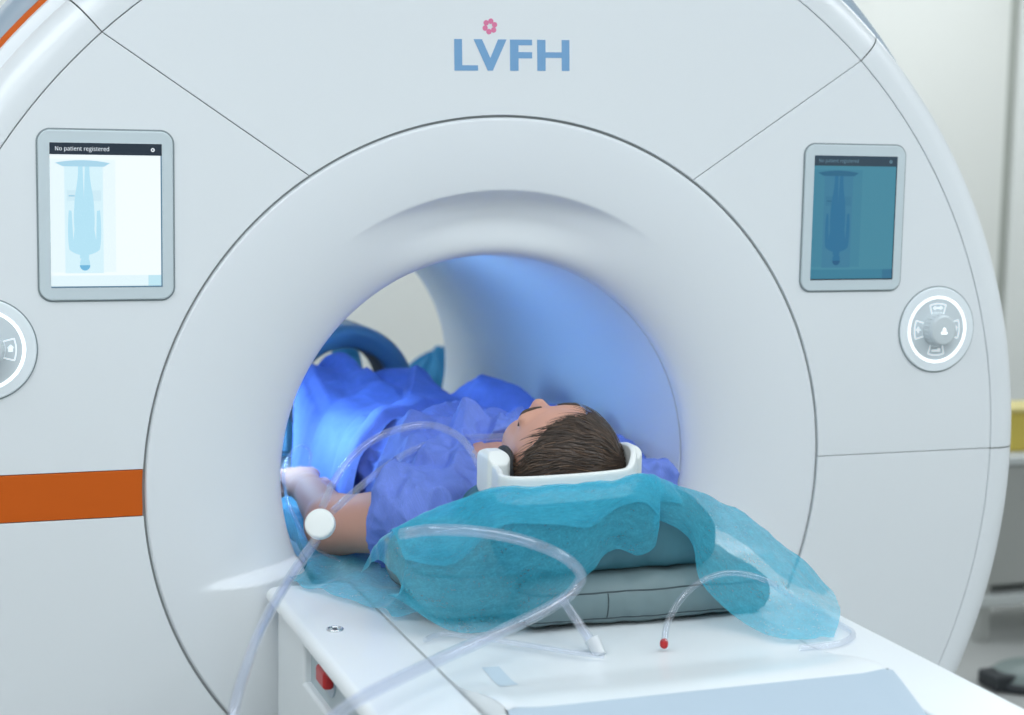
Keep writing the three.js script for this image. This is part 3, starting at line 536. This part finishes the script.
// gown over chest and upper arms
let gownSdf;
{
  const slL = [[-0.150, -0.045, 0.065], [-0.205, -0.075, -0.055]], slR = [[0.165, -0.045, 0.055], [0.268, -0.062, -0.20]];
  const crumple = (x, y, z) => { const r = (f, s) => 1 - Math.abs(2 * N3(x * f + s, y * f * 0.7, z * f * 0.8 - s)); return 0.013 * (r(7.5, 1.7) - 0.6) + 0.008 * (r(15, 8.3) - 0.6) + 0.005 * (r(31, 4.1) - 0.6); };
  const gownFolds = foldField([[-0.20, -0.14, 0.06, -0.36, 0.023, 0.06], [-0.15, -0.02, 0.10, -0.26, 0.020, 0.05], [-0.05, 0.02, 0.16, -0.30, 0.019, 0.055], [-0.12, -0.22, 0.02, -0.10, 0.022, 0.045], [-0.22, 0.04, -0.10, -0.16, 0.019, 0.04], [0.02, -0.06, 0.20, -0.10, 0.019, 0.045], [0.10, -0.2, 0.24, -0.4, 0.020, 0.05], [-0.02, -0.34, 0.18, -0.46, 0.019, 0.05], [-0.18, -0.30, -0.04, -0.44, 0.017, 0.05], [0.16, 0.0, 0.30, -0.16, 0.020, 0.04], [-0.10, 0.05, -0.02, -0.14, 0.014, 0.03]]);
  gownSdf = (x, y, z) => {
    let d = ell(x, y, z, [0.008, -0.052, -0.10], [0.18, 0.108, 0.21]);
    d = smin(d, ell(x, y, z, [0.005, -0.062, -0.34], [0.165, 0.104, 0.30]), 0.08);
    d = smin(d, cone(x, y, z, [-0.13, -0.047, 0.05], [0.15, -0.047, 0.045], 0.066, 0.066), 0.06);
    const cr = crumple(x, y, z) + gownFolds(x, z) * smooth(-0.09, 0.0, y), cut = (q, n) => (x - q[0]) * n[0] + (y - q[1]) * n[1] + (z - q[2]) * n[2];
    d -= cr;
    d = smin(d, Math.max(cone(x, y, z, slL[0], slL[1], 0.07, 0.080) - cr, cut([-0.156, -0.08, -0.034], [-0.62, 0.05, -0.78])), 0.02);
    d = smin(d, Math.max(cone(x, y, z, [0.19, -0.03, 0.045], [0.270, -0.024, 0.010], 0.055, 0.032) - cr - 0.014 * Math.max(0, N3(x * 26, y * 34, z * 26 + 3)), TY - y), 0.02);
    d = smin(d, Math.max(cone(x, y, z, slR[0], slR[1], 0.072, 0.074) - cr, cut([0.29, -0.08, -0.26], [0.3, -0.05, -0.95])), 0.02);
    d = smin(d, Math.max(cone(x, y, z, slR[1], [0.252, -0.036, -0.37], 0.074, 0.066) - cr, -0.41 - z), 0.02);
    d = Math.max(d, -cone(x, y, z, [0.01, 0.03, 0.0], [0.014, 0.03, 0.2], 0.062, 0.085));
    d = Math.max(d, TY + 0.004 - y, -0.60 - z);
    return d;
  };
  part(person, 'gown', nets(gownSdf, [-0.36, -0.17, -0.62], [0.40, 0.12, 0.16], 0.0048), M.gown, 'crumpled light blue nonwoven gown');
}

part(person, 'trousers', nets((x, y, z) => { let d = 1; for (const s of [-1, 1]) { d = Math.min(d, cone(x, y, z, [s * 0.09, -0.07, -0.58], [s * 0.085, -0.02, -0.92], 0.082, 0.060), cone(x, y, z, [s * 0.085, -0.02, -0.92], [s * 0.075, -0.095, -1.30], 0.059, 0.045)); } return Math.max(d, TY + 0.002 - y, -1.31 - z); }, [-0.2, -0.16, -1.33], [0.2, 0.06, -0.48], 0.009), std(lin(0.03, 0.032, 0.04), 0.8), 'dark trousers');
part(person, 'shoe_covers', nets((x, y, z) => { let d = 1; for (const s of [-1, 1]) d = Math.min(d, smin(cone(x, y, z, [s * 0.075, -0.105, -1.32], [s * 0.085, 0.02, -1.40], 0.048, 0.036), cone(x, y, z, [s * 0.075, -0.1, -1.29], [s * 0.075, -0.105, -1.36], 0.05, 0.04), 0.03)); return Math.max(d - 0.004 * N3(x * 60, y * 60, z * 60), TY + 0.002 - y); }, [-0.15, -0.16, -1.48], [0.15, 0.08, -1.24], 0.007), std(lin(0.02, 0.24, 0.45), 0.7), 'blue shoe covers');

// ------------------------------------------------------------------ dark blue drape over hips and legs
{
  const t = thing('surgical_drape', 'blue cloth drape spread over the patient hips and legs', 'drape', [0, TY, -0.7]);
  // top of the figure without the near arm, on a coarse map
  const NX = 58, NZ = 100, X0 = -0.26, X1 = 0.32, Z0 = -1.12, Z1 = -0.12; let map = [];
  for (let j = 0; j <= NZ; j++) for (let i = 0; i <= NX; i++) {
    const x = lerp(X0, X1, i / NX), z = lerp(Z0, Z1, j / NZ); let y = 0.13, d = 1;
    for (let k = 0; k < 40 && y > TY; k++) { d = Math.min(bodySdf(x, y, z), handR(x, y, z), gownSdf(x, y, z)); if (d < 0.0015) break; y -= Math.max(0.0015, d * 0.7); }
    map.push(x < -0.192 ? TY : Math.max(y, TY));
  }
  const M2 = (m, i, j) => m[clamp(j, 0, NZ) * (NX + 1) + clamp(i, 0, NX)];
  for (let pass = 0; pass < 5; pass++) map = map.map((_, o) => { const i = o % (NX + 1), j = (o / (NX + 1)) | 0; if (pass < 2) { let m = -1; for (let q = -1; q <= 1; q++) for (let w = -1; w <= 1; w++) m = Math.max(m, M2(map, i + w, j + q)); return m; } let t = 0, n = 0; for (let q = -1; q <= 1; q++) for (let w = -1; w <= 1; w++) { const k = (2 - Math.abs(q)) * (2 - Math.abs(w)); t += k * M2(map, i + w, j + q); n += k; } return t / n; });
  const body = (x, z) => { const a = clamp((x - X0) / (X1 - X0)) * NX, b = clamp((z - Z0) / (Z1 - Z0)) * NZ, i = Math.floor(a), j = Math.floor(b), fa = a - i, fb = b - j; return lerp(lerp(M2(map, i, j), M2(map, i + 1, j), fa), lerp(M2(map, i, j + 1), M2(map, i + 1, j + 1), fa), fb); };
  const drapeFolds = foldField([[-0.16, -0.36, 0.10, -0.60, 0.012, 0.07], [-0.19, -0.55, 0.0, -0.72, 0.013, 0.06], [-0.14, -0.62, -0.10, -1.02, 0.016, 0.05], [0.02, -0.62, 0.13, -0.95, 0.014, 0.06], [-0.05, -0.5, 0.18, -0.7, 0.011, 0.06], [-0.10, -0.78, 0.06, -0.9, 0.012, 0.05], [0.12, -0.55, 0.22, -0.72, 0.012, 0.05], [-0.2, -0.42, -0.1, -0.5, 0.012, 0.04]]);
  const f = (x, z) => {
    const wid = lerp(0.185, 0.15, smooth(-0.4, -1.0, z)), top = lerp(0.030, 0.052, smooth(-0.4, -0.85, z));
    const e = clamp(1 - Math.pow(Math.abs((x - 0.005) / wid), 2.6), 0, 1);
    let y = TY + 0.02 + (top - TY - 0.02) * Math.pow(e, 0.55);
    y -= 0.03 * smooth(-0.62, -0.85, z) * Math.exp(-Math.pow((x - 0.05) / 0.035, 2));
    y += 0.036 * Math.exp(-Math.pow((x + 0.03) / 0.045, 2) - Math.pow((z + 1.0) / 0.08, 2));
    const r = (s, q) => 1 - Math.abs(2 * N3(x * s + q, z * s * 0.7 - q, q));
    y += (0.012 * (r(6, 2.1) - 0.6) + 0.006 * (r(13, 5.3) - 0.6)) * smooth(TY, TY + 0.08, y);
    const bt = body(x, z) + 0.004 + 0.007 * smooth(-0.46, -0.56, z); return Math.max(-smin(-y, -bt, 0.012) + drapeFolds(x, z) * smooth(TY, TY + 0.1, bt), TY + 0.004);
  };
  part(t, 'sheet', grid(170, 190, (u, v) => { const x = lerp(lerp(-0.212, -0.135, smooth(0.45, 0.95, v)) + 0.008 * N3(v * 7, 1, 5), 0.30, u), z = lerp(-0.25 - 0.98 * Math.min(x + 0.2, 0.31) + 0.2 * smooth(0.12, 0.20, x) + 0.02 * N3(x * 14, 3, 1), -1.04 + 0.012 * N3(u * 9, 3, 1), v); const p = V(x, f(x, z) - 0.011 * smooth(0.05, 0, v), z); p.tu = x; p.tv = z; return p; }), M.gown);
}

// ------------------------------------------------------------------ headset: ear cups and band round the crown
{
  const t = thing('headphones', 'white headset with black ear pads round the patient head', 'headphones', [0.0, 0.0, 0.25]);
  // flat band: near cup -> round the crown -> far cup; [x, y, z, half height]
  const K = [[-0.094, 0.044, 0.215, 0.020], [-0.108, 0.046, 0.285, 0.020], [-0.118, 0.047, 0.335, 0.0205], [-0.106, 0.048, 0.355, 0.021], [-0.04, 0.049, 0.362, 0.021], [0.03, 0.051, 0.361, 0.021], [0.066, 0.053, 0.354, 0.022], [0.088, 0.060, 0.325, 0.028], [0.100, 0.064, 0.285, 0.030], [0.112, 0.052, 0.20, 0.021]];
  const path = new THREE.CatmullRomCurve3(K.map((k) => V(k[0], k[1], k[2])), false, 'centripetal');
  part(t, 'headband', grid(110, 20, (u, v) => {
    const p = path.getPoint(u), tg = path.getTangent(u), n = V(tg.z, 0, -tg.x).normalize(), a = v * 2 * Math.PI, hh = 0.0205 + 0.009 * smooth(0.66, 0.82, u), ww = 0.0055;
    const c = Math.cos(a), s = Math.sin(a), q = 0.4, w = ww * Math.sign(c) * Math.abs(c) ** q; return V(p.x + n.x * w, p.y + hh * Math.sign(s) * Math.abs(s) ** q, p.z + n.z * w);
  }), M.whitePlastic);
  for (const [s, cx] of [[-1, -0.092], [1, 0.122]]) {
    const cup = part(t, 'ear_cup', nets((px, py, pz) => Math.max(rbox(px, py, pz, [cx, 0.047, 0.215], [0.018, 0.036, 0.034], 0.012), Math.hypot(py - 0.047, pz - 0.215) - 0.038), [cx - 0.03, 0, 0.165], [cx + 0.03, 0.095, 0.265], 0.003), M.whitePlastic);
    part(cup, 'ear_pad', new THREE.TorusGeometry(0.024, 0.012, 14, 40).scale(1, 1.1, 0.8).rotateY(Math.PI / 2).translate(cx - s * 0.021, 0.047, 0.205), M.dark, 'black ear pad');
  }
}

// ------------------------------------------------------------------ cyan sheet over the pillow
function clothRows(cols, rows, nu, nv, wr, sd) { // cols: arrays of control points from back to hem
  const curves = Array.from({ length: rows }, (_, r) => new THREE.CatmullRomCurve3(cols.map((c) => c[r]), false, 'centripetal'));
  const base = (u, v) => new THREE.CatmullRomCurve3(curves.map((c) => c.getPoint(u)), false, 'centripetal').getPoint(v);
  const P = []; for (let j = 0; j <= nv; j++) { P[j] = []; } for (let i = 0; i <= nu; i++) { const col = new THREE.CatmullRomCurve3(curves.map((c) => c.getPoint(i / nu)), false, 'centripetal'); for (let j = 0; j <= nv; j++) P[j][i] = col.getPoint(j / nv); }
  return grid(nu, nv, (u, v) => {
    const i = Math.round(u * nu), j = Math.round(v * nv), p = P[j][i].clone(), a = P[j][Math.min(nu, i + 1)].clone().sub(P[j][Math.max(0, i - 1)]), b = P[Math.min(nv, j + 1)][i].clone().sub(P[Math.max(0, j - 1)][i]), n = a.cross(b).normalize();
    const r = (f, q) => 1 - Math.abs(2 * N3(p.x * f + q, p.y * f * 0.6, p.z * f + sd));
    p.addScaledVector(n, -wr * ((r(10, 1.3) - 0.6) + 0.45 * (r(22, 6.1) - 0.6) + 0.15 * N3(p.x * 70, p.y * 70, p.z * 70)));
    p.tu = u * 0.62; p.tv = v * 0.34; return p;
  });
}
{
  const t = thing('nonwoven_sheet', 'translucent cyan nonwoven sheet draped over the pillow and hanging to the table edge', 'sheet', [0.05, TY, 0.3]);
  const C = [ // [ridge px, ridge z, hem px, hem z]
    [[380, 560], 0.25, [384, 592], 0.30], [[393, 533], 0.30, [408, 606], 0.37], [[440, 509], 0.34, [455, 632], 0.375], [[490, 491], 0.375, [512, 626], 0.39],
    [[540, 487], 0.382, [560, 600], 0.415], [[580, 485], 0.384, [592, 573], 0.41], [[612, 483], 0.382, [613, 549], 0.40], [[638, 476], 0.375, [640, 556], 0.395], [[650, 477], 0.37, [657, 546], 0.39], [[657, 479], 0.365, [652, 520], 0.385],
    [[672, 484], 0.35, [688, 537], 0.385], [[700, 493], 0.335, [700, 580], 0.41], [[745, 514], 0.335, [742, 622], 0.46], [[793, 553], 0.35, [788, 640], 0.50], [[831, 590], 0.37, [834, 637], 0.49]];
  const cols = C.map(([r, rz, h, hz_], i) => {
    const R = at(r[0], r[1], 'z', rz); let Hm = at(h[0], h[1], 'z', hz_); if (Hm.y < TY + 0.006) Hm = at(h[0], h[1], 'y', TY + 0.006); if (R.y < TY + 0.012) R.copy(at(r[0], r[1], 'y', TY + 0.012));
    const back = V(R.x + (i > 8 ? 0.0 : 0), Math.max(TY + 0.01, R.y - 0.045), R.z - (i < 3 ? 0.10 : i < 11 ? 0.04 : 0.02));
    const mid0 = R.clone().lerp(Hm, 0.28); mid0.z = Math.max(mid0.z + 0.022, i < 5 ? 0.362 : 0); const mid1 = R.clone().lerp(Hm, 0.65); mid1.z = Math.max(mid1.z + 0.016, i < 5 ? 0.368 : 0); mid1.y = Math.max(mid1.y, TY + 0.008);
    return [back, R.clone().lerp(back, 0.35).add(V(0, 0.004, 0)), R, mid0, mid1, Hm];
  });
  part(t, 'cloth', clothRows(cols, 6, 220, 110, 0.0055, 2.4), M.cyan);
  // the upper edge is folded over into a second layer with a wavy hem
  const over = cols.slice(1, 11).map((c, i) => { const lift = V(-0.002, 0.004, 0.006), e = [0.5, 0.72, 0.45, 0.55, 0.75, 0.6, 0.55, 0.85, 0.9, 0.6][i]; const q = (f) => (f < 0.5 ? c[2].clone().lerp(c[3], f * 2) : c[3].clone().lerp(c[4], f * 2 - 1)).add(lift); return [c[1].clone().add(lift), c[2].clone().add(lift), q(e * 0.45), q(e * 0.75), q(e)]; });
  part(t, 'folded_layer', clothRows(over, 5, 170, 60, 0.0055, 2.4), M.cyan);
}
{
  const t = thing('table_sheet', 'translucent cyan nonwoven sheet lying on the table rail under the bare arm', 'sheet', [-0.3, TY, -0.1]);
  part(t, 'cloth', grid(40, 140, (u, v) => {
    const z = lerp(0.27, -1.0, v), xo = lerp(-0.262, -0.352, smooth(0.26, 0.03, z)) - 0.012 * N3(z * 14, 1, 1), x = lerp(-0.20, xo - 0.004, u);
    const bore = Math.sqrt(Math.max(0.01, 0.335 ** 2 - Math.min(0.325, Math.abs(x)) ** 2));
    let y = TY + 0.005 + 0.010 * Math.max(0, 1 - Math.abs(2 * N3(x * 16 + z * 6, z * 9, 4.4)) - 0.2) + smooth(-0.04, -0.2, z) * 0.05 * smooth(0.55, 1, u);
    const p = V(Math.max(x, lerp(-0.37, -0.312, smooth(0.03, -0.07, z))), y, z); p.tu = x; p.tv = z; return p;
  }), M.cyan);
}

// ------------------------------------------------------------------ tubes
{
  const t = thing('headset_tubing', 'clear air tubing with a round white splitter leading to the headset', 'tubing', [-0.36, TY, 0.25]);
  const S = at(320, 524, 'z', 0.12);
  const disc = [V2(0, 0.007), V2(0.019, 0.007), V2(0.0222, 0.0055), V2(0.0232, 0.003), V2(0.0232, -0.006), V2(0.0215, -0.009), V2(0, -0.009)].reverse();
  const dir = EYE.clone().sub(S).normalize().add(V(-0.25, 0.28, 0)).normalize();
  part(t, 'splitter', new THREE.LatheGeometry(disc, 48).applyQuaternion(new THREE.Quaternion().setFromUnitVectors(V(0, 1, 0), dir)).translate(S.x, S.y, S.z), M.whitePlastic, 'round white splitter');
  const path = (list, r, n = 90) => hollow(list.map(([x, y, z]) => at(x, y, 'z', z)), r, n, 12);
  part(t, 'tube', path([[316, 540, 0.13], [292, 575, 0.22], [268, 615, 0.34], [250, 655, 0.45], [236, 700, 0.52], [228, 740, 0.56]], 0.0078), M.tubeClear);
  part(t, 'tube', path([[322, 508, 0.10], [334, 482, 0.06], [354, 455, 0.02], [385, 434, 0.0], [425, 425, 0.02], [455, 434, 0.08], [472, 452, 0.14], [482, 472, 0.18], [490, 486, 0.21]], 0.0062), M.tubeClear);
  part(t, 'tube', path([[332, 512, 0.10], [352, 494, 0.06], [385, 467, 0.0], [420, 447, -0.06], [455, 438, -0.08], [490, 437, -0.02], [515, 436, 0.02]], 0.0058), M.tubeClear);
}
{
  const t = thing('suction_tubing', 'thick clear tube looping over the pillow and off the table edge', 'tubing', [-0.1, TY, 0.5]);
  const path = (list, r, n = 110) => hollow(list.map(([x, y, z]) => at(x, y, 'z', z)), r, n, 12);
  part(t, 'tube', path([[320, 728, 0.80], [360, 699, 0.72], [430, 664, 0.62], [500, 632, 0.54], [552, 606, 0.48], [574, 590, 0.455], [581, 576, 0.455], [568, 560, 0.458], [540, 546, 0.452], [505, 536, 0.442], [470, 531, 0.432], [430, 530, 0.41], [402, 534, 0.36]], 0.0085, 160), M.tubeClear);
  part(t, 'tube', path([[560, 596, 0.44], [578, 622, 0.46], [594, 646, 0.485], [599, 652, 0.49]], 0.007, 40), M.tubeClear);
  const c0 = at(592, 640, 'z', 0.482), c1 = at(601, 656, 'z', 0.50); const d = c1.clone().sub(c0);
  part(t, 'connector', new THREE.CylinderGeometry(0.0085, 0.011, d.length(), 20).applyQuaternion(new THREE.Quaternion().setFromUnitVectors(V(0, 1, 0), d.clone().normalize())).translate((c0.x + c1.x) / 2, (c0.y + c1.y) / 2, (c0.z + c1.z) / 2), phys(lin(0.8, 0.84, 0.86), 0.3, { transmission: 0.35 }), 'milky connector');
  part(t, 'thin_tube', tube([[604, 656], [570, 652], [520, 644], [470, 637], [440, 634], [425, 640]].map(([x, y]) => at(x, y, 'y', TY + 0.006)), 0.004, 60, 8), M.tubeClear);
}
{
  const t = thing('red_tipped_tube', 'thin clear tube with a red tip arching out from under the cyan sheet', 'tubing', [0.1, TY, 0.46]);
  part(t, 'tube', tube([at(664, 643, 'y', TY + 0.01), at(668, 622, 'z', 0.485), at(680, 600, 'z', 0.475), at(700, 582, 'z', 0.46), at(730, 573, 'z', 0.44), at(765, 580, 'z', 0.44), at(800, 604, 'z', 0.45), at(835, 622, 'y', TY + 0.008), at(853, 634, 'y', TY + 0.006), at(840, 643, 'y', TY + 0.006), at(800, 648, 'y', TY + 0.006)], 0.0046, 120, 10), M.tubeClear);
  const p = at(664, 645, 'y', TY + 0.006); part(t, 'tip', new THREE.CapsuleGeometry(0.0058, 0.003, 6, 16).translate(p.x, p.y + 0.002, p.z), M.red, 'red tip');
}
{
  const t = thing('infusion_line', 'thin bluish line looping up over the patient hand', 'tubing', [-0.29, TY, -0.35]);
  part(t, 'tube', tube([[378, 585, -0.02], [345, 565, -0.06], [312, 545, -0.12], [296, 520, -0.2], [286, 495, -0.28], [284, 470, -0.34], [292, 452, -0.38], [304, 446, -0.42], [311, 454, -0.44], [309, 468, -0.45]].map(([x, y, z]) => at(x, y, 'z', z)), 0.003, 90, 8), M.tubeClear);
}

// ------------------------------------------------------------------ leg coil in the bore
{
  const t = thing('leg_coil', 'slate blue arched MRI coil round the legs inside the bore', 'coil', [0, TY, -1.12]);
  const pr = []; const ro = 0.158, ri = 0.105;
  const prof = [[ri + 0.004, -1.05], [ri + 0.030, -1.030], [ro - 0.012, -1.034], [ro - 0.003, -1.046], [ro, -1.062], [ro, -1.20], [ro - 0.012, -1.214], [ri + 0.01, -1.214], [ri, -1.20], [ri, -1.06], [ri + 0.004, -1.05]];
  const leg = 0.115; // straight legs below the arch
  const sweep = (prof_, mat, name, label, a0 = -0.2, a1 = 1.2) => part(t, name, grid(80, prof_.length - 1, (u, v) => {
    const [r, z] = prof_[Math.round(v * (prof_.length - 1))]; const s = lerp(a0, a1, u); const cy = -0.021;
    if (s < 0) return V(r, cy + s * 5 * leg, z); if (s > 1) return V(-r, cy - (s - 1) * 5 * leg, z); const a = s * Math.PI; return V(r * Math.cos(a), cy + r * Math.sin(a), z);
  }), mat, label);
  sweep(prof, M.coil, 'arch');
  sweep([[ri - 0.0005, -1.20], [ri - 0.004, -1.13], [ri - 0.0005, -1.064]], M.coilDark, 'lining', 'black inner lining');
  part(t, 'foot_plate', box(-0.17, 0.17, TY + 0.001, TY + 0.012, -1.21, -1.05, 0.004), M.coil);
}
// stand with a cyan drape behind the scanner
{
  const t = thing('equipment_stand', 'grey stand behind the scanner bore', 'stand', [0.47, FLOOR, -2.0]);
  part(t, 'base', new THREE.CylinderGeometry(0.2, 0.22, 0.04, 32).translate(0.47, FLOOR + 0.02, -2.0), M.side);
  part(t, 'pole', new THREE.CylinderGeometry(0.018, 0.018, 0.86, 20).translate(0.47, FLOOR + 0.43, -2.0), M.chrome);
  part(t, 'tray', box(0.33, 0.61, FLOOR + 0.86, FLOOR + 0.885, -2.12, -1.88, 0.008), M.whitePlastic);
  const c = thing('folded_drape', 'bunched cyan drape on the stand behind the bore', 'drape', [0.47, FLOOR + 0.886, -2.0]);
  part(c, 'cloth', nets((x, y, z) => { const a = Math.atan2(z + 2, x - 0.49); return smin(ell(x, y, z, [0.49, FLOOR + 0.90, -2], [0.085, 0.07, 0.08]), cone(x, y, z, [0.47, FLOOR + 0.92, -2], [0.51, FLOOR + 1.0, -2], 0.045, 0.012), 0.08) - 0.007 * Math.sin(a * 9 + y * 20); }, [0.33, FLOOR + 0.887, -2.13], [0.64, FLOOR + 1.05, -1.87], 0.006), std(lin(0.01, 0.20, 0.42), 0.7));
}

// ------------------------------------------------------------------ background furniture by the back wall
{
  const t = thing('door', 'tall off-white sliding door leaf in front of the back wall', 'door', [3.3, FLOOR, RZ0]);
  part(t, 'leaf', box(2.3, 3.31, FLOOR, 1.45, RZ0 + 0.001, RZ0 + 0.05), M.wall);
  part(t, 'leaf', box(3.36, 4.15, FLOOR, 1.45, RZ0 + 0.001, RZ0 + 0.05), M.wallPale);
  part(t, 'gap_post', box(3.31, 3.36, FLOOR, 1.45, RZ0 + 0.001, RZ0 + 0.03), std(lin(0.42, 0.44, 0.40), 0.7));
}

{
  const t = thing('supply_trolley', 'grey metal supply trolley against the back of the room', 'trolley', [2.75, FLOOR, -2.0]);
  const g = std(lin(0.42, 0.43, 0.41), 0.5), pale = std(lin(0.62, 0.65, 0.64), 0.5);
  part(t, 'cabinet', box(2.36, 3.2, -0.86, -0.46, -2.35, -2.0, 0.01), g);
  part(t, 'worktop', box(2.34, 3.22, -0.46, -0.43, -2.37, -1.98, 0.008), pale);
  part(t, 'shelf', box(2.36, 3.2, -0.93, -0.89, -2.35, -2.0, 0.008), pale);
  for (const [x, z] of [[2.38, -2.03], [3.17, -2.03], [2.38, -2.32], [3.17, -2.32]]) part(t, 'leg', box(x - 0.018, x + 0.018, FLOOR, -0.86, z - 0.018, z + 0.018), g);
  part(t, 'handle', new THREE.CylinderGeometry(0.008, 0.008, 0.3, 16).rotateZ(Math.PI / 2).translate(2.75, -0.56, -1.985), M.chrome);
  const y = thing('sharps_box', 'yellow box standing on the grey trolley', 'box', [2.52, -0.43, -2.12]);
  part(y, 'body', box(2.47, 2.66, -0.43, -0.30, -2.2, -2.05, 0.012), std(lin(0.70, 0.55, 0.10), 0.5)); part(y, 'lid', box(2.465, 2.665, -0.30, -0.285, -2.205, -2.045, 0.005), std(lin(0.72, 0.62, 0.25), 0.5));
  const f = thing('foot_pedal', 'low grey pedal with black rim on the floor by the trolley', 'pedal', [2.25, FLOOR, -1.6]);
  part(f, 'housing', new THREE.SphereGeometry(0.13, 40, 16, 0, Math.PI * 2, 0, Math.PI / 2).scale(1, 0.5, 0.8).translate(2.25, FLOOR + 0.012, -1.6), std(lin(0.20, 0.25, 0.24), 0.4));
  part(f, 'rim', new THREE.TorusGeometry(0.132, 0.014, 12, 48).rotateX(Math.PI / 2).scale(1, 1, 0.82).translate(2.25, FLOOR + 0.014, -1.6), M.dark);
  part(f, 'strap', box(2.10, 2.19, FLOOR + 0.004, FLOOR + 0.05, -1.64, -1.54, 0.008), M.dark);
}

renderer.render(scene, camera);
